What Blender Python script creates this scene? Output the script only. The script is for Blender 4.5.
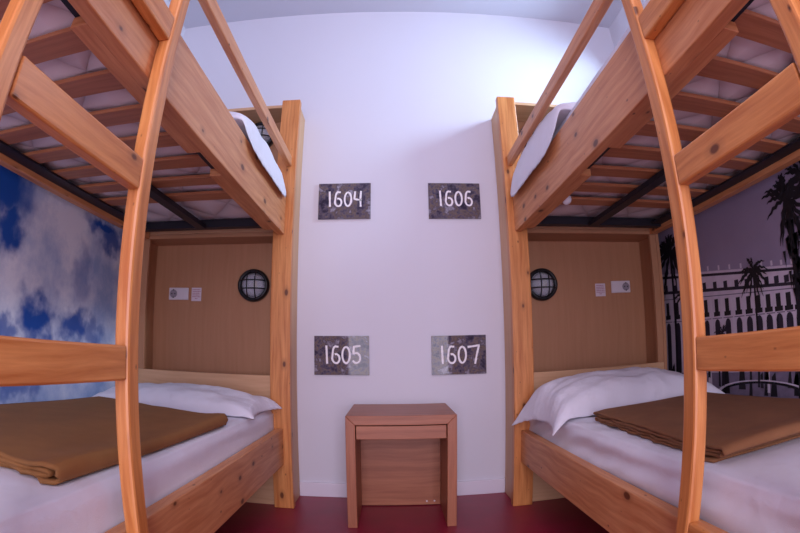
import bpy, bmesh, math, random
from mathutils import Vector, Matrix, noise

random.seed(7)
for o in list(bpy.data.objects): bpy.data.objects.remove(o)
C = bpy.context.scene.collection
S = bpy.context.scene
R = math.radians

# ------------------------------------------------------------------ camera
CAM_H = 0.7262
cd = bpy.data.cameras.new('camera'); cam = bpy.data.objects.new('camera', cd); C.objects.link(cam)
S.camera = cam
cd.type = 'PANO'
cd.sensor_fit = 'HORIZONTAL'; cd.sensor_width = 36.0; cd.sensor_height = 36.0 * 533 / 800
F_MM = 480.39 * 36 / 800
def setp(n, v):
    if hasattr(cd, n): setattr(cd, n, v)
    else: setattr(cd.cycles, n, v)
setp('panorama_type', 'FISHEYE_LENS_POLYNOMIAL')
setp('fisheye_fov', R(179))
setp('fisheye_polynomial_k0', 0.0); setp('fisheye_polynomial_k1', -1 / F_MM); setp('fisheye_polynomial_k2', 0.0)
setp('fisheye_polynomial_k3', -0.0183 / F_MM ** 3); setp('fisheye_polynomial_k4', 0.0)
cd.clip_start = 0.01
PITCH, YAW, ROLL = R(10.082), R(-1.004), R(-0.684)
cam.matrix_world = (Matrix.Translation((0, 0, CAM_H)) @ Matrix.Rotation(YAW, 4, 'Z') @ Matrix.Rotation(PITCH, 4, 'X')
                    @ Matrix.Rotation(-ROLL, 4, 'Y') @ Matrix.Rotation(R(90), 4, 'X'))

# ------------------------------------------------------------------ light and exposure
vs = S.view_settings; vs.view_transform = 'Standard'; vs.look = 'None'; vs.gamma = 1; vs.use_curve_mapping = False
vs.exposure = 0.0
w = bpy.data.worlds.new('sky'); S.world = w; w.use_nodes = True
w.node_tree.nodes['Background'].inputs[0].default_value = (0.62, 0.68, 1.0, 1); w.node_tree.nodes['Background'].inputs[1].default_value = 1.0
def area(name, loc, target, sx, sy, power, col):
    l = bpy.data.lights.new(name, 'AREA'); l.shape = 'RECTANGLE'; l.size = sx; l.size_y = sy; l.energy = power; l.color = col
    o = bpy.data.objects.new(name, l); C.objects.link(o); o.location = loc
    o.rotation_euler = (Vector(target) - Vector(loc)).to_track_quat('-Z', 'Y').to_euler(); return o
area('daylight_near_door', (0.082, -1.785, 1.10), (0.082, 2.3, 1.10), 1.325, 1.9, 68, (0.84, 0.80, 1.0))
area('daylight_side_window', (1.412, 1.84, 2.20), (-0.6, 2.05, 1.85), 0.66, 0.40, 19, (0.56, 0.77, 1.0)).data.spread = R(115)
area('overhead_fill', (0.04, -0.75, 2.66), (0.04, -0.75, 0), 0.5, 0.5, 12, (1.0, 0.86, 0.84))  # soft fill added overhead to lift the room, not an actual ceiling lamp

# ------------------------------------------------------------------ materials
def nt(name):
    m = bpy.data.materials.new(name); m.use_nodes = True; n = m.node_tree; b = n.nodes['Principled BSDF']; return m, n, b
def s2l(c): return tuple(((x / 255) / 12.92 if x / 255 <= .04045 else ((x / 255 + .055) / 1.055) ** 2.4) for x in c) + (1,)
def N(n, t, **k):
    x = n.nodes.new(t)
    for a, v in k.items(): setattr(x, a, v)
    return x
def bump(n, b, h, st, d=0.002):
    bp = N(n, 'ShaderNodeBump'); bp.inputs['Strength'].default_value = st; bp.inputs['Distance'].default_value = d
    n.links.new(h, bp.inputs['Height']); n.links.new(bp.outputs[0], b.inputs['Normal'])
def plain(name, col, rough=.6, metal=0, nscale=None, nst=.15, var=0.0, vscale=6):
    m, n, b = nt(name); b.inputs['Base Color'].default_value = s2l(col); b.inputs['Roughness'].default_value = rough; b.inputs['Metallic'].default_value = metal
    tc = N(n, 'ShaderNodeTexCoord')
    if var:
        no = N(n, 'ShaderNodeTexNoise'); no.inputs['Scale'].default_value = vscale; no.inputs['Detail'].default_value = 5
        n.links.new(tc.outputs['Object'], no.inputs['Vector'])
        hs = N(n, 'ShaderNodeMix', data_type='RGBA'); hs.inputs[6].default_value = s2l([max(0, c * (1 - var)) for c in col]); hs.inputs[7].default_value = s2l([min(255, c * (1 + var)) for c in col])
        n.links.new(no.outputs[0], hs.inputs[0]); n.links.new(hs.outputs[2], b.inputs['Base Color'])
    if nscale:
        no = N(n, 'ShaderNodeTexNoise'); no.inputs['Scale'].default_value = nscale; no.inputs['Detail'].default_value = 4
        n.links.new(tc.outputs['Object'], no.inputs['Vector']); bump(n, b, no.outputs[0], nst)
    return m
def wood(name, c1, c2, knot=(84, 34, 14), rough=.38, knots=True, gscale=1.0):
    """pine boards: u runs along the grain (metres), v across"""
    m, n, b = nt(name); L = n.links
    uv = N(n, 'ShaderNodeUVMap')
    mp = N(n, 'ShaderNodeMapping'); mp.inputs['Scale'].default_value = (2.2 * gscale, 38 * gscale, 1)
    no0 = N(n, 'ShaderNodeTexNoise'); no0.inputs['Scale'].default_value = 3.5; L.new(uv.outputs[0], no0.inputs['Vector'])
    ad = N(n, 'ShaderNodeVectorMath', operation='MULTIPLY_ADD'); L.new(no0.outputs['Color'], ad.inputs[0]); ad.inputs[1].default_value = (0, .035, 0); L.new(uv.outputs[0], ad.inputs[2])
    L.new(ad.outputs[0], mp.inputs[0])
    no = N(n, 'ShaderNodeTexNoise'); no.inputs['Scale'].default_value = 1.6; no.inputs['Detail'].default_value = 6; no.inputs['Roughness'].default_value = .6
    L.new(mp.outputs[0], no.inputs['Vector'])
    cr = N(n, 'ShaderNodeValToRGB'); L.new(no.outputs[0], cr.inputs[0])
    cr.color_ramp.elements[0].position = .32; cr.color_ramp.elements[0].color = s2l(c2)
    cr.color_ramp.elements[1].position = .66; cr.color_ramp.elements[1].color = s2l(c1)
    out = cr.outputs[0]
    if knots:
        mk = N(n, 'ShaderNodeMapping'); mk.inputs['Scale'].default_value = (6.5, 12.0, 1); L.new(uv.outputs[0], mk.inputs[0])
        vo = N(n, 'ShaderNodeTexVoronoi'); vo.inputs['Scale'].default_value = 1.0; vo.voronoi_dimensions = '2D'; L.new(mk.outputs[0], vo.inputs['Vector'])
        sp = N(n, 'ShaderNodeSeparateColor'); L.new(vo.outputs['Color'], sp.inputs[0])
        # knot size varies per cell, many cells have none
        mr = N(n, 'ShaderNodeMapRange'); L.new(sp.outputs[0], mr.inputs[0]); mr.inputs[1].default_value = .5; mr.inputs[2].default_value = 1; mr.inputs[3].default_value = 0; mr.inputs[4].default_value = .11
        df = N(n, 'ShaderNodeMath', operation='SUBTRACT'); L.new(mr.outputs[0], df.inputs[0]); L.new(vo.outputs['Distance'], df.inputs[1])
        m2 = N(n, 'ShaderNodeMapRange'); L.new(df.outputs[0], m2.inputs[0]); m2.inputs[1].default_value = -.03; m2.inputs[2].default_value = .015
        mx = N(n, 'ShaderNodeMix', data_type='RGBA'); L.new(m2.outputs[0], mx.inputs[0]); L.new(out, mx.inputs[6]); mx.inputs[7].default_value = s2l(knot); out = mx.outputs[2]
        m3 = N(n, 'ShaderNodeMapRange'); L.new(df.outputs[0], m3.inputs[0]); m3.inputs[1].default_value = -.16; m3.inputs[2].default_value = -.02; m3.inputs[4].default_value = .35
        m4 = N(n, 'ShaderNodeMath', operation='MULTIPLY'); L.new(m3.outputs[0], m4.inputs[0])
        gt = N(n, 'ShaderNodeMath', operation='GREATER_THAN'); L.new(mr.outputs[0], gt.inputs[0]); gt.inputs[1].default_value = .03; L.new(gt.outputs[0], m4.inputs[1])
        mx2 = N(n, 'ShaderNodeMix', data_type='RGBA'); L.new(m4.outputs[0], mx2.inputs[0]); L.new(out, mx2.inputs[6]); mx2.inputs[7].default_value = s2l([c * .72 for c in c2]); out = mx2.outputs[2]
    L.new(out, b.inputs['Base Color']); b.inputs['Roughness'].default_value = rough
    bump(n, b, no.outputs[0], .12, .001)
    return m
PINE = wood('pine_orange', (224, 152, 88), (186, 108, 52))
PINE_RAIL = wood('pine_rail', (222, 158, 108), (192, 118, 70), rough=.42)
SLAT = wood('pine_slat', (184, 120, 82), (158, 96, 62), knots=False)
LAMI = wood('beech_laminate', (216, 172, 132), (204, 158, 118), knots=False, rough=.5)
PANEL = wood('headboard_panel_laminate', (184, 132, 96), (176, 124, 88), knots=False, rough=.6, gscale=.8)
WALNUT = wood('nightstand_veneer', (178, 112, 80), (146, 84, 58), knots=False, rough=.42, gscale=.7)
WALL = plain('white_plaster', (220, 218, 228), .75, nscale=60, nst=.05)
CEIL = plain('ceiling_paint', (205, 204, 216), .8, nscale=50, nst=.05)
SKIRT = plain('white_gloss_paint', (228, 222, 234), .35)
FLOOR = plain('crimson_linoleum', (142, 18, 54), .38, nscale=90, nst=.06, var=.12, vscale=9)
STEEL = plain('black_steel', (48, 46, 56), .5, .6)
WOOL = None
def fabric(name, col, scale=500, rough=.9, st=.2, wr=0, var=.05):
    m, n, b = nt(name); L = n.links; b.inputs['Roughness'].default_value = rough
    if 'Sheen Weight' in b.inputs: b.inputs['Sheen Weight'].default_value = .0
    tc = N(n, 'ShaderNodeTexCoord')
    no = N(n, 'ShaderNodeTexNoise'); no.inputs['Scale'].default_value = 14; no.inputs['Detail'].default_value = 8; L.new(tc.outputs['Object'], no.inputs['Vector'])
    mx = N(n, 'ShaderNodeMix', data_type='RGBA'); L.new(no.outputs[0], mx.inputs[0]); mx.inputs[6].default_value = s2l([c * (1 - var) for c in col]); mx.inputs[7].default_value = s2l([min(255, c * (1 + var)) for c in col])
    L.new(mx.outputs[2], b.inputs['Base Color'])
    n2 = N(n, 'ShaderNodeTexNoise'); n2.inputs['Scale'].default_value = scale; L.new(tc.outputs['Object'], n2.inputs['Vector'])
    if wr:
        n3 = N(n, 'ShaderNodeTexNoise'); n3.inputs['Scale'].default_value = 9; n3.inputs['Detail'].default_value = 3; n3.inputs['Distortion'].default_value = 1.2; L.new(tc.outputs['Object'], n3.inputs['Vector'])
        mm = N(n, 'ShaderNodeMath', operation='MULTIPLY_ADD'); L.new(n3.outputs[0], mm.inputs[0]); mm.inputs[1].default_value = wr; L.new(n2.outputs[0], mm.inputs[2]); bump(n, b, mm.outputs[0], st, .002)
    else: bump(n, b, n2.outputs[0], st, .001)
    return m
SHEET = fabric('white_cotton', (238, 237, 247), wr=6, st=.3, var=.02)
PILLOW = fabric('white_pillowcase', (236, 233, 243), wr=9, st=.4, var=.02)
BLANKET = fabric('tan_wool', (150, 102, 56), scale=350, st=.5, var=.1)
BLANKET2 = fabric('brown_wool', (138, 92, 58), scale=350, st=.5, var=.12)
TICK = None
def ticking():
    m, n, b = nt('quilted_ticking'); L = n.links; b.inputs['Roughness'].default_value = .9
    tc = N(n, 'ShaderNodeTexCoord')
    wv = []
    for ang in (33, -33):
        mp = N(n, 'ShaderNodeMapping'); mp.inputs['Rotation'].default_value = (0, 0, R(ang)); L.new(tc.outputs['Object'], mp.inputs[0])
        x = N(n, 'ShaderNodeTexWave'); x.inputs['Scale'].default_value = 1.7; x.inputs['Distortion'].default_value = 2.2; x.inputs['Detail Scale'].default_value = 1.5; L.new(mp.outputs[0], x.inputs['Vector'])
        pw = N(n, 'ShaderNodeMath', operation='POWER'); L.new(x.outputs['Fac'], pw.inputs[0]); pw.inputs[1].default_value = .3; wv.append(pw)
    mn = N(n, 'ShaderNodeMath', operation='MINIMUM'); L.new(wv[0].outputs[0], mn.inputs[0]); L.new(wv[1].outputs[0], mn.inputs[1])
    cr = N(n, 'ShaderNodeMix', data_type='RGBA'); L.new(mn.outputs[0], cr.inputs[0]); cr.inputs[6].default_value = s2l((196, 186, 190)); cr.inputs[7].default_value = s2l((242, 236, 240))
    L.new(cr.outputs[2], b.inputs['Base Color']); bump(n, b, mn.outputs[0], .9, .01); return m
TICK = ticking()
WHITE_PL = plain('white_plastic', (225, 215, 222), .35)
SOCKET_GREY = plain('socket_grey', (150, 140, 150), .5)
DARK_PL = plain('dark_plastic', (40, 38, 44), .5)
BLACK = plain('black_enamel', (16, 16, 22), .35)
PAPER = plain('note_paper', (222, 205, 214), .7)
INK = plain('pink_ink', (176, 110, 130), .7)
PAINT = plain('white_brush_paint', (246, 242, 246), .55)
SHADOWGAP = plain('dark_gap', (50, 26, 20), .8)
def glassy():
    m, n, b = nt('lamp_glass'); b.inputs['Base Color'].default_value = (.92, .94, 1, 1); b.inputs['Roughness'].default_value = .25
    b.inputs['Transmission Weight'].default_value = .75; b.inputs['IOR'].default_value = 1.3; return m
GLASS = glassy()
BULB = plain('lamp_bulb', (238, 226, 200), .3)
REFL = plain('lamp_reflector', (215, 212, 222), .3)
def plaque_mat(seed, cool):
    m, n, b = nt('plaque_print'); L = n.links; b.inputs['Roughness'].default_value = .03; b.inputs['Specular IOR Level'].default_value = .27
    tc = N(n, 'ShaderNodeTexCoord'); mp = N(n, 'ShaderNodeMapping'); mp.inputs['Location'].default_value = (seed, seed * .7, 0); L.new(tc.outputs['Object'], mp.inputs[0])
    no = N(n, 'ShaderNodeTexNoise'); no.inputs['Scale'].default_value = 17; no.inputs['Detail'].default_value = 8; no.inputs['Roughness'].default_value = .7; no.inputs['Distortion'].default_value = .2; L.new(mp.outputs[0], no.inputs['Vector'])
    cr = N(n, 'ShaderNodeValToRGB'); L.new(no.outputs[0], cr.inputs[0]); e = cr.color_ramp.elements
    e[0].position = .3; e[0].color = s2l((38, 34, 48)); e[1].position = .74; e[1].color = s2l((190, 190, 200))
    for p_, c_ in ((.40, (58, 52, 70)), (.47, (96, 88, 104)), (.51, (122, 106, 92)), (.54, (76, 66, 78)), (.60, (138, 132, 146))):
        x = e.new(p_); x.color = s2l(c_)
    L.new(cr.outputs[0], b.inputs['Base Color']); return m

# ------------------------------------------------------------------ helpers
def link(name, bm, mats, parent=None, smooth=False, kind=None):
    me = bpy.data.meshes.new(name)
    if parent is not None:
        off = parent_loc(parent); bmesh.ops.translate(bm, verts=bm.verts, vec=-off)
    bm.normal_update(); bm.to_mesh(me); bm.free()
    for m in (mats if isinstance(mats, (list, tuple)) else [mats]): me.materials.append(m)
    if smooth:
        for p in me.polygons: p.use_smooth = True
    o = bpy.data.objects.new(name, me); C.objects.link(o)
    if parent is not None: o.parent = parent
    if kind: o['kind'] = kind
    return o
def parent_loc(o):
    v = Vector((0, 0, 0))
    while o is not None: v += o.location; o = o.parent
    return v
def thing(name, label, cat, loc=(0, 0, 0), group=None):
    o = bpy.data.objects.new(name, None); C.objects.link(o); o.location = loc; o.empty_display_size = .1
    o['label'] = label; o['category'] = cat
    if group: o['group'] = group
    return o
def recentre(o):
    """origin of a one-mesh thing to its base centre"""
    bb = [Vector(c) for c in o.bound_box]; mn = Vector(map(min, zip(*bb))); mx = Vector(map(max, zip(*bb)))
    c = Vector(((mn.x + mx.x) / 2, (mn.y + mx.y) / 2, mn.z)); o.data.transform(Matrix.Translation(-c)); o.location = o.location + c
def tag(o, label, cat, group=None):
    o['label'] = label; o['category'] = cat
    if group: o['group'] = group
    return o
def box(bm, lo, hi, bev=.003, mat=0, axis=None, seg=2):
    """a board with softened edges; UV u runs along the grain"""
    lo, hi = Vector(lo), Vector(hi)
    for i in range(3):
        if lo[i] > hi[i]: lo[i], hi[i] = hi[i], lo[i]
    d = hi - lo; c = (lo + hi) / 2
    before = set(bm.faces)
    r = bmesh.ops.create_cube(bm, size=1, matrix=Matrix.Translation(c) @ Matrix.Diagonal((d.x, d.y, d.z, 1)))
    vs_ = r['verts']; es = {e for v in vs_ for e in v.link_edges}; fs = {f for v in vs_ for f in v.link_faces}
    if bev and min(d) > 2.5 * bev:
        bmesh.ops.bevel(bm, geom=list(es), offset=bev, segments=seg, profile=.5, affect='EDGES')
    fs = set(bm.faces) - before
    ax = axis if axis is not None else max(range(3), key=lambda i: d[i])
    uvl = bm.loops.layers.uv.verify(); ou, ov = random.uniform(0, 20), random.uniform(0, 20)
    oth = [i for i in range(3) if i != ax]
    for f in fs:
        f.material_index = mat; f.normal_update(); nn = f.normal; k = max(range(3), key=lambda i: abs(nn[i]))
        for lp in f.loops:
            co = lp.vert.co
            if k == ax: u, v = co[oth[0]] * .3 + 3, co[oth[1]] * 1
            else:
                j = [i for i in oth if i != k][0]; u, v = co[ax], co[j] + (.37 if k == oth[0] else 0)
            lp[uvl].uv = (u + ou, v + ov)
def board(name, lo, hi, mat, parent, bev=.003, axis=None):
    bm = bmesh.new(); box(bm, lo, hi, bev, 0, axis); return link(name, bm, mat, parent)
def struct(name, lo, hi, mat, bev=0):
    bm = bmesh.new(); box(bm, lo, hi, bev, 0); return link(name, bm, mat, None, kind='structure')
def cyl(bm, c, r, depth, axis='Y', seg=24, r2=None, mat=0):
    rot = {'X': Matrix.Rotation(R(90), 4, 'Y'), 'Y': Matrix.Rotation(R(90), 4, 'X'), 'Z': Matrix.Identity(4)}[axis]
    g = bmesh.ops.create_cone(bm, cap_ends=True, segments=seg, radius1=r, radius2=r if r2 is None else r2, depth=depth, matrix=Matrix.Translation(c) @ rot)
    for f in {f for v in g['verts'] for f in v.link_faces}: f.material_index = mat
def tube(bm, pts, r, seg=8, closed=False, mat=0):
    pts = [Vector(p) for p in pts]; n = len(pts); rings = []
    for i, p in enumerate(pts):
        a = pts[(i - 1) % n] if (closed or i > 0) else p; b = pts[(i + 1) % n] if (closed or i < n - 1) else p
        t = (b - a).normalized(); up = Vector((0, 0, 1)) if abs(t.z) < .9 else Vector((0, 1, 0)); s = t.cross(up).normalized(); q = s.cross(t)
        rings.append([bm.verts.new(p + r * (math.cos(2 * math.pi * k / seg) * s + math.sin(2 * math.pi * k / seg) * q)) for k in range(seg)])
    for i in range(n if closed else n - 1):
        A, B = rings[i], rings[(i + 1) % n]
        for k in range(seg):
            f = bm.faces.new((A[k], A[(k + 1) % seg], B[(k + 1) % seg], B[k])); f.material_index = mat; f.smooth = True
    if not closed:
        for rr, rev in ((rings[0], True), (rings[-1], False)):
            f = bm.faces.new(rr if not rev else rr[::-1]); f.material_index = mat
def grid(bm, nu, nv, fn, mat=0):
    V = [[bm.verts.new(fn(i / nu, j / nv)) for j in range(nv + 1)] for i in range(nu + 1)]
    for i in range(nu):
        for j in range(nv):
            f = bm.faces.new((V[i][j], V[i + 1][j], V[i + 1][j + 1], V[i][j + 1])); f.material_index = mat; f.smooth = True
    return V
def poly(bm, pts, mat):
    vs_ = [bm.verts.new(p) for p in pts]
    try: f = bm.faces.new(vs_)
    except Exception: return
    f.material_index = mat

# ------------------------------------------------------------------ room
D, H = 2.30, 2.70
XL, XR, YN = -1.32, 1.42, -1.80
struct('floor', (XL - .1, YN - .1, -.1), (XR + .1, D + .1, 0), FLOOR)
struct('ceiling', (XL - .1, YN - .1, H), (XR + .1, D + .1, H + .1), CEIL)
struct('wall_far', (XL - .1, D, 0), (XR + .1, D + .1, H), WALL)
struct('wall_left', (XL - .1, YN, 0), (XL, D, H), WALL)
struct('wall_right', (XR, YN, 0), (XR + .1, D, H), WALL)
struct('wall_near', (XL, YN - .1, 0), (XR, YN, H), WALL)
struct('baseboard_far', (-.4620, D - .014, 0), (.5440, D, .0733), SKIRT, .003)

bm = bmesh.new()      # frame of the high side window that lets the daylight in
for lo, hi in (((XR - .03, 1.47, 1.96), (XR, 2.21, 1.995)), ((XR - .03, 1.47, 2.405), (XR, 2.21, 2.44)), ((XR - .03, 1.47, 1.995), (XR, 1.505, 2.405)), ((XR - .03, 2.175, 1.995), (XR, 2.21, 2.405))): box(bm, lo, hi, .003)
link('window_1', bm, SKIRT, None, kind='structure')
bm = bmesh.new()      # frame of the glazed door behind the camera
for lo, hi in (((-.64, YN, 0), (-.585, YN + .03, 2.12)), ((.75, YN, 0), (.805, YN + .03, 2.12)), ((-.585, YN, 2.06), (.75, YN + .03, 2.12))): box(bm, lo, hi, .003)
link('door_1', bm, SKIRT, None, kind='structure')

# ------------------------------------------------------------------ bunk beds
def bunk(s, label):
    L = s < 0
    rx = -.4865 if L else .5575; px = -.4500 if L else .5270; py = 2.080 if L else 2.055; pw = .0916
    lx = -.4530 if L else .5270; ly1 = .779 if L else .766; wx = -1.250 if L else 1.335   # wx: outer face on the wall side
    T = thing('bunk_bed', label, 'bunk bed', ((rx + wx) / 2, 1.05, 0), 'wooden bunk beds')
    X = lambda base, d: base + s * d           # outwards, away from the aisle
    # head posts: aisle side and wall side, foot posts
    board('post', (px, py, 0), (X(px, pw), py + .04, 1.947), PINE, T, .004, 2)
    board('post', (X(px, 0), .02, 0), (X(px, pw), .06, 1.947), PINE, T, .004, 2)
    board('post', (wx - s * .0, .02, 0), (wx - s * .09, .06, 1.947), PINE, T, .004, 2)
    fy = py + .0405                                                # front plane of the headboard box
    sp = -.4625 if L else .5445; xo = wx + s * .012
    board('side_panel', (sp, fy, 0), (sp + s * .018, D - .001, 1.925), LAMI, T, .001, 2)
    board('side_panel', (xo, fy, 0), (xo - s * .018, D - .001, 1.925), PANEL, T, .001, 2)
    a, b = sp + s * .0185, xo - s * .0185
    board('back_panel', (a, D - .022, .05), (b, D - .004, 1.924), PANEL, T, .0)
    board('headboard', (a, fy + .002, 0), (b, fy + .022, .612), LAMI, T, .002)
    board('headboard', (a, fy + .002, 1.275), (b, fy + .022, 1.60), LAMI, T, .002)
    board('stile', (b, fy + .002, .6125), (b - s * .035, fy + .022, 1.252), PANEL, T, .002, 2)
    board('shelf', (a, fy + .002, 1.253), (b, D - .023, 1.274), PANEL, T, .0)
    board('top_board', (sp - s * .001, fy, 1.9255), (xo, D - .001, 1.9425), LAMI, T, .002)
    # long side rails (aisle side), lower and upper
    for z0, z1 in ((.2145, .378 if L else .360), (1.2475, 1.425)):
        board('side_rail', (rx, .0605, z0), (X(rx, .035), py - .0005, z1), PINE_RAIL, T, .003, 1)
        board('end_rail', (X(px, pw + .001), .025, z0), (wx - s * .091, .055, z1), PINE_RAIL, T, .003, 0)
    # wall side rails
    board('side_rail', (wx - s * .045, .0605, .2145), (wx, fy - .002, .36), PINE_RAIL, T, .003, 1)
    board('side_rail', (wx - s * .042, .0605, 1.252), (wx, fy - .002, 1.290), PINE_RAIL, T, .003, 1)
    # ledgers under the upper bunk, the black plate shows between their ends
    yA = 1.14 if L else 1.115; yB = 1.32 if L else 1.335
    for y0, y1 in ((.54, yA), (yB, 2.0)):
        board('ledger', (X(rx, .0355), y0, 1.250), (X(rx, .076), y1, 1.2745), PINE_RAIL, T, .002, 1)
    # black steel bed base
    bm = bmesh.new(); e = .0
    x0, x1 = X(rx, .038), wx - s * .0425
    box(bm, (x0, .10, 1.2755), (x0 + s * .036, 2.02, 1.2795), 0); box(bm, (x0, .10, 1.2755), (x0 + s * .003, 2.02, 1.300), 0)
    box(bm, (x1, .10, 1.272), (x1 - s * .062, 2.02, 1.2795), 0)
    box(bm, (x0, 1.972, 1.262), (x1, 2.012, 1.298), 0); box(bm, (x0, .10, 1.262), (x1, .14, 1.298), 0)
    xm = -.872 if L else .890; dx = .042
    box(bm, (xm, .14, 1.254), (xm + dx, 1.972, 1.2745), 0)
    link('bed_base', bm, STEEL, T)
    bm = bmesh.new()
    for k in range(11): box(bm, (rx + s * .036, .12 + k * .185, .284), (wx - s * .046, .20 + k * .185, .2995), .002, 0, 0)
    box(bm, (rx + s * .036, .10, .262), (rx + s * .066, 2.05, .2835), 0, 0, 1); box(bm, (wx - s * .046, .10, .262), (wx - s * .076, 2.05, .2835), 0, 0, 1)
    link('lower_base', bm, SLAT, T)
    first = .615 if L else .548; step = .1655
    k = -2
    while first + k * step < 1.75:
        y = first + k * step; k += 1
        if y < .2: continue
        bm = bmesh.new(); z0 = 1.2800
        n = 10; xa, xb = x0 + s * .004, x1 - s * .004
        box(bm, (xa, y - .037, z0), (xb, y + .037, z0 + .012), .002, 0, 0)
        link('slat', bm, SLAT, T)
    # guard rail
    gx = px + s * .0185
    board('guard_rail', (gx, ly1 + .001, 1.578 if L else 1.566), (X(gx, .026), py - .0005, 1.628 if L else 1.617), PINE_RAIL, T, .004, 1)
    # ladder
    for y in (ly1 - .042, .324):
        board('ladder_post', (lx, y, 0), (X(lx, .031), y + .042, 1.90), PINE, T, .006, 2)
    for z in (.329, .664, 1.003, 1.334, 1.665):
        board('ladder_rung', (X(lx, .0025), .3685, z), (X(lx, .0285), ly1 - .0425, z + (.0605 if z > .5 else .05)), PINE, T, .004, 1)
    return T
bunk(-1, 'pine bunk bed on the left with ladder, beside the blue cloud mural')
bunk(1, 'pine bunk bed on the right with ladder, beside the black and white palm mural')

# ------------------------------------------------------------------ mattresses
def mattress(s, upper, label):
    L = s < 0
    rx = -.4865 if L else .5575; wx = -1.250 if L else 1.335
    x0 = rx + s * .040; x1 = wx - s * .002 if not upper else wx - s * .004
    y0, y1 = .075, 2.085 if L else 2.062
    z0, z1 = (1.3015, 1.478) if upper else (.300, .472)
    if not L and upper: z1 = 1.505
    if not L and not upper: z1 = .462
    if upper: z0 = 1.3015
    T = thing('mattress', label, 'mattress', ((x0 + x1) / 2, (y0 + y1) / 2, z0), 'mattresses')
    bm = bmesh.new(); box(bm, (x0 + s * .013, y0 + .013, z0), (x1 - s * .013, y1 - .013, z1 - .026), .03, seg=4)
    link('core', bm, TICK, T, smooth=True)
    # fitted sheet wrapped over top and sides, with soft folds
    bm = bmesh.new(); nu, nv = 150, 90; W = abs(x1 - x0); hh = z1 - z0 - .012
    rad = .035
    sec = []      # cross-section from lower aisle edge over the top to the lower wall edge
    M = 46
    def path(t):
        l1, l2 = hh, W; tot = l1 * 2 + l2; d = t * tot
        if d < l1: return Vector((0, d - l1)), Vector((-1, 0))
        if d > l1 + l2: return Vector((W, l1 + l2 - d)), Vector((1, 0))
        return Vector((d - l1, 0)), Vector((0, 1))
    def rnd(px_, pz_):
        # superellipse rounding of the two top edges
        for cx, sg in ((rad, -1), (W - rad, 1)):
            ddx = (px_ - cx) * sg; ddz = pz_ + rad
            if ddx > 0 and ddz > 0:
                l = max(ddx, ddz); v = Vector((ddx, ddz)); v = v / v.length * l; return cx + sg * v.x, -rad + v.y, Vector((sg * v.x, v.y)).normalized()
        return px_, pz_, None
    wr = 0.0035 if not L else .0018
    def fn(a, b):
        p, nn = path(a); qx, qz, n2 = rnd(p.x, p.y); n3 = n2 or nn
        y = y0 + (y1 - y0) * b
        f = noise.noise(Vector((p.x * 7, y * 4.2 + p.y * 5, 3.1 + s))) * wr
        side = max(0, min(1, (-p.y) / .05))
        fold = noise.noise(Vector((p.y * 22 + y * 1.5, y * 2.4, 9 + s * 2))) * (.011 if not L else .004) * side
        if not L and not upper:                                    # radiating creases at the far aisle corner
            w_ = math.exp(-((p.x) / .22) ** 2) * max(0, min(1, (y - .8) / .8))
            fold += .0035 * math.sin(42 * (y * .8 + p.x * 1.2 + p.y * 2.4)) * w_
        k = f + fold
        if n2 is not None and p.x < .1: k += .0035 * math.exp(-((math.degrees(math.atan2(n2.y, -n2.x)) - 50) / 9) ** 2)
        ends = min(b, 1 - b) * (y1 - y0); ed = max(0, .03 - ends); drop = .03 - math.sqrt(max(0, .03 ** 2 - ed ** 2))
        return Vector((x0 + s * (qx + n3.x * k), y, z1 + qz + n3.y * k - drop * (1 if n3.y > .3 else 0)))
    grid(bm, nu, nv, fn)
    sh = link('fitted_sheet', bm, SHEET, T, smooth=True)
    m = sh.modifiers.new('thick', 'SOLIDIFY'); m.thickness = .002; m.offset = 1 if s < 0 else -1
    if upper:
        if L: board('care_tag', (rx + s * .014, 1.270, 1.4262), (rx + s * .030, 1.288, 1.442), BLACK, T, .001)
        else:
            bm = bmesh.new(); bmesh.ops.create_icosphere(bm, subdivisions=3, radius=.020, matrix=Matrix.Translation((.652, 1.62, 1.262)) @ Matrix.Diagonal((.9, 1.2, 1.0, 1)))
            link('sheet_tuft', bm, SHEET, T, smooth=True)
    return T
mattress(-1, False, 'mattress in smooth white sheet, lower left bunk below 1605')
mattress(-1, True, 'mattress on the upper left bunk, quilted underside above the slats')
mattress(1, False, 'mattress in creased white sheet, lower right bunk')
mattress(1, True, 'mattress on the upper right bunk with bulging sheet above the rail')

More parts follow.
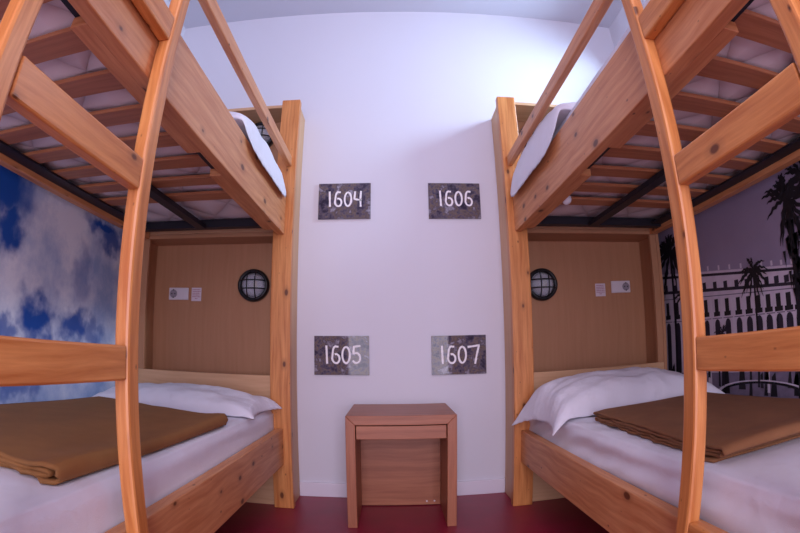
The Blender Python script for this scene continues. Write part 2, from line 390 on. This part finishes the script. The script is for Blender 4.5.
# ------------------------------------------------------------------ pillows
def pillow(label, cx, cy, z, lx, ly, th, rot, drape, seed, lift=0, ears=.12, pinch=1, rnd=0):
    """drape(x,y) gives how far the support falls away below z"""
    bm = bmesh.new(); n, mmm = 56, 40; c_, s_ = math.cos(rot), math.sin(rot)
    def surf(u, v, top):
        u2, v2 = 2 * u - 1, 2 * v - 1
        # pull sides in, leave the corners out
        pu = u2 * (1 - rnd * abs(v2) ** 7) * (1 - .07 * pinch * (1 - v2 * v2)) * (1 + ears * .35 * (abs(u2 * v2)) ** 6); pv = v2 * (1 - rnd * abs(u2) ** 7) * (1 - .09 * pinch * (1 - u2 * u2)) * (1 + ears * .5 * (abs(u2 * v2)) ** 6)
        x = pu * lx / 2; y = pv * ly / 2
        X, Y = cx + c_ * x - s_ * y, cy + s_ * x + c_ * y
        t = max(0, (1 - abs(u2) ** 2.6) * (1 - abs(v2) ** 2.4)) ** .42
        wr = noise.noise(Vector((u * 5 + seed, v * 6, seed))) * .016 * t ** .4 + .004 * noise.noise(Vector((u * 30, v * 9 + seed, 2))) + noise.noise(Vector((u * 13 + seed, v * 11, seed + 4))) * .004
        # seam pucker
        edge = max(abs(u2), abs(v2)) ** 8
        wr += .003 * math.sin(37 * (u2 - v2) + seed) * edge
        base = z - drape(X, Y)
        if top: zz = base + .008 + th * t + wr + lift * max(0, v2) * t
        else: zz = base + .002 + (wr if edge > .5 else 0) * .5
        return Vector((X, Y, zz))
    A = grid(bm, n, mmm, lambda u, v: surf(u, v, True)); B = grid(bm, n, mmm, lambda u, v: surf(u, v, False))
    for row in B: pass
    bmesh.ops.remove_doubles(bm, verts=bm.verts, dist=.0001)
    def ringof(G): return [G[i][0] for i in range(n + 1)] + [G[n][j] for j in range(1, mmm + 1)] + [G[i][mmm] for i in range(n - 1, -1, -1)] + [G[0][j] for j in range(mmm - 1, 0, -1)]
    a, b = ringof(A), ringof(B)
    for i in range(len(a)):
        j = (i + 1) % len(a)
        try: f = bm.faces.new((a[i], b[i], b[j], a[j])); f.smooth = True
        except Exception: pass
    bmesh.ops.recalc_face_normals(bm, faces=bm.faces)
    o = link('pillow', bm, PILLOW, None, smooth=True); tag(o, label, 'pillow', 'pillows'); recentre(o)
    m = o.modifiers.new('sub', 'SUBSURF'); m.levels = 1; m.render_levels = 1
    return o
def dr(edge, s, k=1.0, start=0.0):
    # support drops once past the aisle edge of the mattress / rail
    def f(x, y):
        d = s * (edge - x)           # >0: out over the aisle side
        d -= start
        return k * max(0, d) if d > 0 else 0
    return f
pillow('flat white pillow on the lower left bunk, tucked behind the tan blanket', -.885, 1.895, .474, .78, .37, .085, R(-3), dr(-.53, -1, .15), 1.3, ears=.05)
pillow('plump creased white pillow on the lower right bunk, corner hanging over the rail', .935, 1.83, .464, .80, .44, .135, R(4), dr(.60, 1, .9), 5.7, lift=.02, ears=.12)
pillow('white pillow on the upper left bunk, spilling over the rail below its lamp', -.829, 1.725, 1.478, .73, .70, .10, R(0), dr(-.494, -1, 3.4), 8.1, ears=0, pinch=0, rnd=.05)
pillow('white pillow on the upper right bunk, spilling over the rail below its lamp', .894, 1.715, 1.505, .73, .70, .10, R(0), dr(.568, 1, 3.6), 3.3, ears=0, pinch=0, rnd=.05)

# ------------------------------------------------------------------ blankets
def blanket(label, s, c00, c10, c11, c01, z, mat, seed):
    """c00 near aisle, c10 far aisle, c11 far wall, c01 near wall; folded in layers, folds face the near end"""
    c00, c10, c11, c01 = [Vector(c) for c in (c00, c10, c11, c01)]
    bm = bmesh.new()
    # zig-zag profile: (along 0 near..1 far, height)
    zs = [.004, .0130, .0225, .0320] if s > 0 else [.004, .012, .020, .030]
    def seg(a0, a1, zz, n=26): return [(a0 + (a1 - a0) * i / n, zz) for i in range(n + 1)]
    def turn(a, za, zb, d, n=7):
        r = (zb - za) / 2
        return [(a + d * math.sin(math.pi * i / n) * .012, za + r - r * math.cos(math.pi * i / n)) for i in range(1, n)]
    if s > 0:
        profs = [seg(.03, .985, zs[0]) + turn(.985, zs[0], zs[1], 1) + seg(.985, .012, zs[1]) + turn(.012, zs[1], zs[2], -1) + seg(.012, .99, zs[2]) + turn(.99, zs[2], zs[3], 1) + seg(.99, -.0, zs[3]) + turn(0.0, zs[1] + .002, zs[3], -1.6)[::-1][:5]]
    else:   # folded edge closed towards the aisle, two inner layers inside it
        profs = [seg(.99, .0, zs[0]) + turn(0, zs[0], zs[3], -1.5, 12) + seg(0, .99, zs[3]), seg(.97, .03, zs[1]) + turn(.03, zs[1], zs[2], -1) + seg(.03, .97, zs[2])]
    ztop = zs[3]
    nx = 70
    def fn(i, j):
        t = i; np_ = len(prof); k = min(np_ - 1, int(round(j * (np_ - 1)))); a, h = prof[k]
        lay = h / ztop
        A = c00.lerp(c10, a); B = c01.lerp(c11, a); inset = 0
        wav = noise.noise(Vector((a * 9, lay * 4, seed))) * .016 + (.010 * math.sin(a * 60 + seed) * (1 - lay))
        tt = t + (wav if t < .5 else -wav) * (1 if abs(t - .5) > .45 else 0)
        p = A.lerp(B, tt)
        edge = math.exp(-((t) / .05) ** 2)
        hz = h + noise.noise(Vector((a * 2.4 + seed, t * 2.2, 1.5))) * .006 * lay + noise.noise(Vector((a * 14, h * 90 + seed, 0))) * .0035 * edge
        near = math.exp(-(a / .09) ** 2); hz += near * .012 * lay * (.6 + .4 * math.sin(t * 5 + seed))
        hz = hz * (1 - .12 * edge)
        return Vector((p.x, p.y, z + hz))
    for prof in profs: grid(bm, nx, len(prof) - 1, fn)
    o = link('blanket', bm, mat, None, smooth=True); m = o.modifiers.new('thick', 'SOLIDIFY'); m.thickness = .0062 if s > 0 else .0075; m.offset = 0
    tag(o, label, 'blanket', 'folded wool blankets'); recentre(o); return o
blanket('folded tan wool blanket on the lower left bunk', -1, (-.575, .650, 0), (-1.20, .72, 0), (-1.20, 1.70, 0), (-.550, 1.50, 0), .474, BLANKET, 2.0)
blanket('folded brown wool blanket with layered edges on the lower right bunk', 1, (.632, .77, 0), (.668, 1.50, 0), (1.22, 1.62, 0), (1.22, .76, 0), .466, BLANKET2, 6.0)

# ------------------------------------------------------------------ nightstand
def nightstand():
    x0, x1, y0, y1, z = -.187, .2475, 1.863, 2.283, .4725; t = .038
    T = thing('nightstand', 'small brown wooden nightstand with one drawer against the white wall', 'nightstand', ((x0 + x1) / 2, (y0 + y1) / 2, 0))
    # frame with mitred front corners: top and two side panels
    def prism(name, pts, ya, yb, ax):
        bm = bmesh.new(); a = [bm.verts.new((p[0], ya, p[1])) for p in pts]; b = [bm.verts.new((p[0], yb, p[1])) for p in pts]
        bm.faces.new(a[::-1]); bm.faces.new(b); n = len(pts)
        for i in range(n): bm.faces.new((a[i], a[(i + 1) % n], b[(i + 1) % n], b[i]))
        bmesh.ops.recalc_face_normals(bm, faces=bm.faces); bmesh.ops.bevel(bm, geom=list(bm.edges), offset=.0015, segments=1, affect='EDGES')
        uvl = bm.loops.layers.uv.verify(); ou = random.uniform(0, 9)
        for f in bm.faces:
            for lp in f.loops:
                co = lp.vert.co; lp[uvl].uv = ((co.x if ax == 0 else co.z) + ou, co.y + (co.z if ax == 0 else co.x) + ou)
        return link(name, bm, WALNUT, T)
    prism('top', [(x0, z), (x1, z), (x1 - t, z - t), (x0 + t, z - t)], y0, y1, 0)
    prism('side_panel', [(x0, 0), (x0, z - .0008), (x0 + t, z - t - .0008), (x0 + t, 0)], y0, y1, 2)
    prism('side_panel', [(x1, z - .0008), (x1, 0), (x1 - t, 0), (x1 - t, z - t - .0008)], y0, y1, 2)
    d = board('drawer', (x0 + t + .003, y0 + .006, z - t - .058), (x1 - t - .003, y1 - .04, z - t - .004), WALNUT, T, .002, 0)
    board('back_panel', (x0 + t + .0005, y1 - .125, 0.004), (x1 - t - .0005, y1 - .110, z - t - .0595), WALNUT, T, 0, 0)
    for x in (x1 - .10, x1 - .065):
        bm = bmesh.new(); cyl(bm, (x, y1 - .1265, .022), .004, .003, 'Y', 10); link('screw_cap', bm, WHITE_PL, T)
nightstand()

# ------------------------------------------------------------------ number plaques
def arc(cx, cy, rx_, ry_, a0, a1, n=20): return [(cx + rx_ * math.cos(R(a0 + (a1 - a0) * i / n)), cy + ry_ * math.sin(R(a0 + (a1 - a0) * i / n))) for i in range(n + 1)]
GL = {  # strokes in a 1-high box
    '1': [[(.22, 1.0), (.25, .5), (.27, 0)]],
    '6': [[(.62, .93)] + arc(.42, .62, .20, .33, 75, 180, 12) + arc(.44, .36, .27, .32, 180, 270, 8)[1:] + arc(.44, .28, .25, .25, 270, 470, 18)[1:]],
    '0': [arc(.42, .48, .26, .44, 80, 440, 34)],
    '4': [[(.20, .98), (.14, .48), (.72, .40)], [(.66, 1.0), (.62, .5), (.64, -.02)]],
    '5': [[(.70, .98), (.24, .93), (.20, .56)] + arc(.40, .32, .27, .27, 115, -150, 20)],
    '7': [[(.04, .90), (.45, .93), (.86, .98), (.70, .50), (.56, -.04)]],
}
def plaque(txt, cx, cz, cool, tilt, tx, tz, ch, adv, label, drips):
    w_, h_ = .2639 / 2, .1875 / 2
    o_ = thing('number_plaque', label, 'plaque', (cx, D - .006, cz - h_), 'number plaques on the far wall')
    bm = bmesh.new(); box(bm, (cx - w_, D - .0105, cz - h_), (cx + w_, D - .0005, cz + h_), .001)
    link('plate', bm, plaque_mat(cx * 9 + cz * 5, cool), o_)
    bm = bmesh.new(); rr = random.Random(int(txt)); x = cx + tx; yf = D - .0108
    def stroke(pts, wd, k):
        # sweep a flat brush mark with slightly ragged width
        P = []
        for i in range(len(pts) - 1):
            a, b = Vector(pts[i]), Vector(pts[i + 1]); m_ = max(1, int((b - a).length / .004))
            P += [a.lerp(b, q / m_) for q in range(m_)]
        P.append(Vector(pts[-1])); Ls_ = []
        for i, p in enumerate(P):
            t = (P[min(i + 1, len(P) - 1)] - P[max(i - 1, 0)]).normalized(); nn = Vector((-t.y, t.x)); ww = wd / 2 * (1 + .22 * noise.noise(Vector((i * .35, k, cx * 20))))
            Ls_.append((p + nn * ww, p - nn * ww))
        V = [(bm.verts.new((a.x, yf - .0004, a.y)), bm.verts.new((b.x, yf - .0004, b.y))) for a, b in Ls_]
        W_ = [(bm.verts.new((a.x, yf + .0006, a.y)), bm.verts.new((b.x, yf + .0006, b.y))) for a, b in Ls_]
        for i in range(len(V) - 1):
            bm.faces.new((V[i][0], V[i + 1][0], V[i + 1][1], V[i][1])); bm.faces.new((V[i][0], W_[i][0], W_[i + 1][0], V[i + 1][0])); bm.faces.new((V[i][1], V[i + 1][1], W_[i + 1][1], W_[i][1]))
    for k, c in enumerate(txt):
        dy = (.0, .0, -.0, .0)[k]
        for st in GL[c]: stroke([(x + p[0] * ch * .78, cz + tz + p[1] * ch - ch / 2 + dy) for p in st], .0095, k)
        x += adv * (.62 if c == '1' else 1)
    for (dx_, dz_) in drips:
        g = bmesh.ops.create_circle(bm, cap_ends=True, segments=10, radius=.006, matrix=Matrix.Translation((cx + dx_, yf - .0005, cz + dz_)) @ Matrix.Rotation(R(90), 4, 'X'))
    bmesh.ops.recalc_face_normals(bm, faces=bm.faces)
    link('painted_number', bm, PAINT, o_)
plaque('1604', -.2346, 1.4701, 0, 0, -.090, .010, .082, .050, 'dark mottled plaque with hand-painted number 1604, upper of the two near the left bunk', [])
plaque('1606', .3186, 1.4676, 0, 0, -.087, .012, .082, .050, 'dark mottled plaque with hand-painted number 1606, upper of the two near the right bunk', [])
plaque('1605', -.2432, .7058, 1, 0, -.088, .004, .088, .050, 'dark mottled plaque with white 1605, hung above the left side of the nightstand', [])
plaque('1607', .3177, .7021, 1, 0, -.098, .002, .088, .052, 'dark mottled plaque with white 1607, hung above the right side of the nightstand', [])

# ------------------------------------------------------------------ bulkhead lamps, sockets, notes
def lamp(x, z, label, rot=0):
    y = D - .0225
    T = thing('bulkhead_lamp', label, 'lamp', (x, y, z), 'round caged bulkhead lamps')
    bm = bmesh.new()
    cyl(bm, (x, y - .009, z), .074, .018, 'Y', 48)
    link('base', bm, BLACK, T)
    bm = bmesh.new(); NR = 48; prof = [(.079, 0), (.081, .012), (.079, .030), (.072, .038), (.063, .036), (.060, .026), (.060, .018)]
    rings = [[bm.verts.new((x + r * math.cos(2 * math.pi * k / NR), y - d - .001, z + r * math.sin(2 * math.pi * k / NR))) for k in range(NR)] for r, d in prof]
    for a, b in zip(rings, rings[1:]):
        for k in range(NR): f = bm.faces.new((a[k], a[(k + 1) % NR], b[(k + 1) % NR], b[k])); f.smooth = True
    bmesh.ops.recalc_face_normals(bm, faces=bm.faces); rim = link('rim', bm, BLACK, T)
    bm = bmesh.new(); cyl(bm, (x, y - .0195, z), .0595, .002, 'Y', 40); link('reflector', bm, REFL, T)
    bm = bmesh.new(); tube(bm, [(x + .012, y - .028, z - .018), (x + .012, y - .030, z), (x + .012, y - .028, z + .018)], .010, 14); link('bulb', bm, BULB, T, smooth=True)
    bm = bmesh.new(); bmesh.ops.create_uvsphere(bm, u_segments=32, v_segments=16, radius=.0585)
    bmesh.ops.delete(bm, geom=[v for v in bm.verts if v.co.z < -.001], context='VERTS')
    bmesh.ops.transform(bm, matrix=Matrix.Translation((x, y - .024, z)) @ Matrix.Rotation(R(90), 4, 'X') @ Matrix.Diagonal((1, 1, .78, 1)), verts=bm.verts)
    gl = link('glass_dome', bm, GLASS, T, smooth=True); m = gl.modifiers.new('t', 'SOLIDIFY'); m.thickness = .002
    bm = bmesh.new()
    def dome(px_, pz_):
        r = min(1, math.hypot(px_, pz_) / .070); return y - .030 - .046 * math.sqrt(max(0, 1 - r * r))
    for a in (-.020, .020):
        hw = math.sqrt(.069 ** 2 - a * a)
        tube(bm, [(x + a, dome(a, q), z + q) for q in [hw * math.sin(R(-90 + 180 * i / 16)) for i in range(17)]], .0032, 8)
        tube(bm, [(x + q, dome(q, a), z + a) for q in [hw * math.sin(R(-90 + 180 * i / 16)) for i in range(17)]], .0032, 8)
    link('cage', bm, BLACK, rim)
lamp(-.6765, 1.041, 'round black caged lamp, lower left bunk, right of the socket')
lamp(.7375, 1.032, 'round black caged lamp, lower right bunk, left of the pink note')
lamp(-.690, 1.838, 'round black caged lamp above the upper left bunk')
lamp(.762, 1.822, 'round black caged lamp above the upper right bunk')
def socket(x, z, s, label):
    y = D - .0225; T = thing('wall_socket', label, 'socket', (x, y, z - .03), 'double wall plates in the lower bunks')
    bm = bmesh.new(); box(bm, (x - .057, y - .010, z - .031), (x + .057, y, z + .031), .003); link('plate', bm, WHITE_PL, T)
    sx = x + s * .029
    bm = bmesh.new(); cyl(bm, (sx, y - .0110, z), .021, .003, 'Y', 28); well = link('socket_well', bm, SOCKET_GREY, T)
    bm = bmesh.new()
    for d in (-.009, .009): cyl(bm, (sx + d, y - .0130, z), .0035, .002, 'Y', 12)
    for d in (-.019, .019): box(bm, (sx - .003, y - .014, z + d - .003), (sx + .003, y - .0122, z + d + .003), 0)
    link('contact', bm, DARK_PL, well)
    kx = x - s * .029
    bm = bmesh.new(); box(bm, (kx - .024, y - .0135, z - .026), (kx + .024, y - .0103, z + .026), .001); link('switch_rocker', bm, WHITE_PL, T)
socket(-1.092, .999, -1, 'white socket and switch plate in the lower left bunk')
socket(1.186, 1.013, 1, 'white socket and switch plate in the lower right bunk')
def note(x, z, w_, h_, label):
    y = D - .0225; bm = bmesh.new(); box(bm, (x - w_ / 2, y - .001, z - h_ / 2), (x + w_ / 2, y - .0002, z + h_ / 2), 0)
    rr = random.Random(3); n = 6
    for k in range(n):
        zz = z + h_ / 2 - .010 - k * (h_ - .014) / n; ww = w_ * (.40 if k != n - 1 else .12)
        x_ = x - ww
        while x_ < x + ww - .004:
            l = rr.uniform(.003, .009); box(bm, (x_, y - .0014, zz - .0018), (min(x + ww, x_ + l), y - .0010, zz + .0018), 0, 1); x_ += l + .002
    o = link('notice', bm, [PAPER, INK]); tag(o, label, 'notice', 'small printed notices'); recentre(o)
note(-.992, .997, .056, .068, 'small pink printed notice beside the socket, lower left bunk')
note(1.066, 1.000, .058, .066, 'small pink printed notice beside the socket, lower right bunk')

# ------------------------------------------------------------------ murals
def cloud_mural():
    m, n, b = nt('cloud_print'); L = n.links; b.inputs['Roughness'].default_value = .55
    tc = N(n, 'ShaderNodeTexCoord')
    no = N(n, 'ShaderNodeTexNoise'); no.inputs['Scale'].default_value = 3.2; no.inputs['Detail'].default_value = 9; no.inputs['Roughness'].default_value = .62; L.new(tc.outputs['Object'], no.inputs['Vector'])
    fine = N(n, 'ShaderNodeMath', operation='MULTIPLY_ADD'); L.new(no.outputs[0], fine.inputs[0]); fine.inputs[1].default_value = 1.0; fine.inputs[2].default_value = -.5
    # distorted coordinates for the gaps of blue
    no2 = N(n, 'ShaderNodeTexNoise'); no2.inputs['Scale'].default_value = 11; no2.inputs['Detail'].default_value = 7; L.new(tc.outputs['Object'], no2.inputs['Vector'])
    dis = N(n, 'ShaderNodeVectorMath', operation='MULTIPLY_ADD'); L.new(no2.outputs['Color'], dis.inputs[0]); dis.inputs[1].default_value = (.22, .22, .22); L.new(tc.outputs['Object'], dis.inputs[2])
    acc = None
    for (y, z, ry, rz, a) in [(1.16, 1.24, .17, .16, 1), (1.21, 1.10, .09, .10, 1), (1.84, 1.245, .17, .05, 1), (1.93, 1.20, .15, .07, .9), (1.42, .80, .14, .10, 1.0), (1.66, .78, .13, .09, .95), (1.80, .765, .10, .06, .7), (1.70, 1.0, .08, .12, .45),
                              (1.22, .74, .10, .05, .8), (1.28, .55, .12, .05, .7), (1.40, .54, .06, .07, .7), (.9, .9, .2, .2, .8), (1.05, 1.0, .08, .06, .5), (.6, .6, .2, .3, .9), (2.1, 1.05, .10, .10, .4)]:
        sb = N(n, 'ShaderNodeVectorMath', operation='SUBTRACT'); L.new(dis.outputs[0], sb.inputs[0]); sb.inputs[1].default_value = (0.11, y - 1.1 + .11, z + .11)
        ml = N(n, 'ShaderNodeVectorMath', operation='MULTIPLY'); L.new(sb.outputs[0], ml.inputs[0]); ml.inputs[1].default_value = (0, 1 / ry, 1 / rz)
        ln = N(n, 'ShaderNodeVectorMath', operation='LENGTH'); L.new(ml.outputs[0], ln.inputs[0])
        mr = N(n, 'ShaderNodeMapRange'); mr.interpolation_type = 'SMOOTHSTEP'; L.new(ln.outputs['Value'], mr.inputs[0]); mr.inputs[1].default_value = 1.35; mr.inputs[2].default_value = .35; mr.inputs[3].default_value = 0; mr.inputs[4].default_value = a
        if acc is None: acc = mr.outputs[0]
        else:
            mx = N(n, 'ShaderNodeMath', operation='MAXIMUM'); L.new(acc, mx.inputs[0]); L.new(mr.outputs[0], mx.inputs[1]); acc = mx.outputs[0]
    # whites vary between bright and grey cloud
    cw = N(n, 'ShaderNodeValToRGB'); L.new(no.outputs[0], cw.inputs[0]); e = cw.color_ramp.elements
    e[0].position = .36; e[0].color = s2l((152, 176, 220)); e[1].position = .60; e[1].color = s2l((234, 238, 252))
    mx = N(n, 'ShaderNodeMix', data_type='RGBA'); L.new(acc, mx.inputs[0]); L.new(cw.outputs[0], mx.inputs[6]); mx.inputs[7].default_value = s2l((2, 78, 168))
    L.new(mx.outputs[2], b.inputs['Base Color'])
    bm = bmesh.new(); box(bm, (XL + .0005, -.3, .10), (XL + .012, 2.285, 2.0), 0)
    bmesh.ops.translate(bm, verts=bm.verts, vec=(0, -1.1, 0))
    o = link('cloud_mural', bm, m); o.location = (0, 1.1, 0)
    tag(o, 'blue sky and white cloud mural on the side wall behind the left bunk', 'mural')
cloud_mural()

def plaza_mural():
    XM = XR - .012
    sky, nn, bb = nt('plaza_sky'); bb.inputs['Roughness'].default_value = .6
    tc = N(nn, 'ShaderNodeTexCoord'); sx_ = N(nn, 'ShaderNodeSeparateXYZ'); nn.links.new(tc.outputs['Object'], sx_.inputs[0])
    no = N(nn, 'ShaderNodeTexNoise'); no.inputs['Scale'].default_value = 3; no.inputs['Detail'].default_value = 5; nn.links.new(tc.outputs['Object'], no.inputs['Vector'])
    cr = N(nn, 'ShaderNodeMix', data_type='RGBA'); nn.links.new(no.outputs[0], cr.inputs[0]); cr.inputs[6].default_value = s2l((134, 122, 148)); cr.inputs[7].default_value = s2l((160, 146, 172)); nn.links.new(cr.outputs[2], bb.inputs['Base Color'])
    mats = [sky, plain('print_facade', (204, 190, 208), .6, var=.08, vscale=25), plain('print_dark', (34, 28, 46), .6), plain('print_black', (12, 10, 20), .6),
            plain('print_mid', (118, 106, 128), .6, var=.2, vscale=40), plain('print_light', (206, 194, 210), .6)]
    bm = bmesh.new(); box(bm, (XM, -.3, .10), (XR - .0005, 2.285, 2.0), 0, 0)
    def q(y0, y1, za0, za1, zb0, zb1, m, d):      # quad between y0 and y1: bottom/top at y0, bottom/top at y1
        X = XM - .0002 * d; poly(bm, [(X, y0, za0), (X, y0, za1), (X, y1, zb1), (X, y1, zb0)], m)
    # facade recedes: lines are linear in y
    def zl(y, z18, z12): return z12 + (z18 - z12) * (y - 1.25) / (1.855 - 1.25)
    ya, yb = -.3, 2.25
    lines = dict(roof=(1.024, .949), c1=(1.000, .928), c2=(.932, .876), str2=(.906, .862), base=(.50, .52))
    def band(a, b, m, d, t0=ya, t1=yb): q(t0, t1, zl(t0, *a), zl(t0, *b), zl(t1, *a), zl(t1, *b), m, d)
    band((.44, .46), (1.018, .942), 1, 1)
    band((.995, .923), (1.007, .933), 2, 2); band((.924, .869), (.938, .881), 2, 2); band((.900, .856), (.904, .860), 4, 2)
    band((.796, .776), (.800, .780), 4, 2)
    y = 2.2; k = 0
    xs = [1.82 - .0 , 1.738, 1.66, 1.582, 1.513, 1.451, 1.39, 1.331, 1.274, 1.219, 1.166, 1.115, 1.066, 1.02, .975, .93, .885, .84, .8, .76]
    xs = [2.16, 2.07, 1.985, 1.90] + xs
    for i, y in enumerate(xs):
        hw = .0135
        q(y - hw, y + hw, zl(y, .930, .882), zl(y, .966, .908), zl(y, .930, .882), zl(y, .966, .908), 2, 3)       # attic windows
        q(y - hw, y + hw, zl(y, .812, .786), zl(y, .886, .846), zl(y, .812, .786), zl(y, .886, .846), 3, 3)       # tall windows
        q(y - hw * 1.7, y + hw * 1.7, zl(y, .808, .782), zl(y, .828, .800), zl(y, .808, .782), zl(y, .828, .800), 3, 4)   # balcony
        # arcade opening with a round head
        za, zb = zl(y, .56, .58), zl(y, .770, .752); X = XM - .0006
        pts = [(X, y - .019, za), (X, y + .019, za), (X, y + .019, zb)] + [(X, y + .019 * math.cos(R(a)), zb + .024 * math.sin(R(a))) for a in (30, 60, 90, 120, 150)] + [(X, y - .019, zb)]
        poly(bm, pts, 2)
        y2 = y - (.038 if i > 10 else .041)
        q(y2 - .005, y2 + .005, zl(y, .55, .57), zl(y, .895, .852), zl(y, .55, .57), zl(y, .895, .852), 5, 3)       # pilasters
        q(y2 - .006, y2 + .006, zl(y, 1.015, .940), zl(y, 1.036, .958), zl(y, 1.015, .940), zl(y, 1.036, .958), 5, 3)   # roof urns
    # square below the arcade, dark figures and foliage
    band((.36, .36), (.555, .565), 4, 5)
    rr = random.Random(11)
    for i in range(46):
        y = rr.uniform(.3, 2.2); z = rr.uniform(.50, .57); w_ = rr.uniform(.008, .03); h = rr.uniform(.03, .08)
        poly(bm, [(XM - .0013, y - w_, z - h), (XM - .0013, y + w_ * .8, z - h), (XM - .0013, y + w_ * rr.uniform(.3, 1), z + h * .6), (XM - .0013, y - w_ * .4, z + h)], rr.choice([3, 3, 2, 5]))
    # round fountain basin
    for r0, r1, m in ((.30, .285, 5), (.275, .26, 3)):
        a = [(XM - .0016, 1.45 + r0 * math.cos(R(t)), .47 + r0 * .20 * math.sin(R(t))) for t in range(10, 171, 8)]; b_ = [(XM - .0016, 1.45 + r1 * math.cos(R(t)), .47 + r1 * .20 * math.sin(R(t)) - .006) for t in range(170, 9, -8)]
        poly(bm, a + b_, m)
    def palm(y, ztop, zbot, r, tw, seed, d, n=26, m=3, lean=0):
        rr = random.Random(seed); X = XM - .0002 * d
        poly(bm, [(X, y - tw + lean, zbot), (X, y + tw + lean, zbot), (X, y + tw * .7, ztop), (X, y - tw * .7, ztop)], m)
        for i in range(n):
            a = R(rr.uniform(-75, 255)); L_ = r * rr.uniform(.7, 1.05); pts = []; X2 = X - .00008 * i
            for t in range(9):
                f = t / 8; pts.append(Vector((y + math.cos(a) * L_ * f, ztop + math.sin(a) * L_ * f - .45 * L_ * f * f)))
            up, dn = [], []
            for t in range(9):
                f = t / 8; tan = (pts[min(t + 1, 8)] - pts[max(t - 1, 0)]).normalized(); nn_ = Vector((-tan.y, tan.x)); wd = r * .065 * math.sin(math.pi * min(1, .12 + f * .88)) + .001
                # serrated lower edge = leaflets
                sgn = (1.0 if t % 2 else .35)
                up.append(pts[t] + nn_ * wd * sgn); dn.append(pts[t] - nn_ * wd * (1.35 - sgn))
            loop = up + dn[::-1]; poly(bm, [(X2, p.x, p.y) for p in loop], m)
    palm(1.465, .962, .50, .105, .007, 1, 9)
    palm(1.215, 1.175, .45, .17, .020, 2, 10, n=28)
    palm(1.10, 1.22, .45, .15, .014, 3, 20, n=22)
    palm(2.09, 1.16, .40, .20, .012, 4, 10, n=34)
    palm(1.99, .93, .40, .10, .007, 5, 12, n=22)
    palm(.80, 1.10, .45, .16, .016, 6, 10, n=36)
    palm(1.70, .73, .50, .075, .004, 7, 18, n=20, m=2)
    for i in range(60):                                             # shaggy skirt below the big crown
        y = rr.gauss(1.205, .022); z = rr.uniform(.85, 1.12); h = rr.uniform(.03, .07)
        poly(bm, [(XM - .0042, y - .008, z), (XM - .0042, y + .008, z), (XM - .0042, y + rr.uniform(-.006, .006), z - h)], 3)
    bmesh.ops.translate(bm, verts=bm.verts, vec=(-XR, -1.1, 0))
    o = link('plaza_mural', bm, mats); o.location = (XR, 1.1, 0)
    tag(o, 'black and white photo mural of palms and an arcaded square behind the right bunk', 'mural')
plaza_mural()
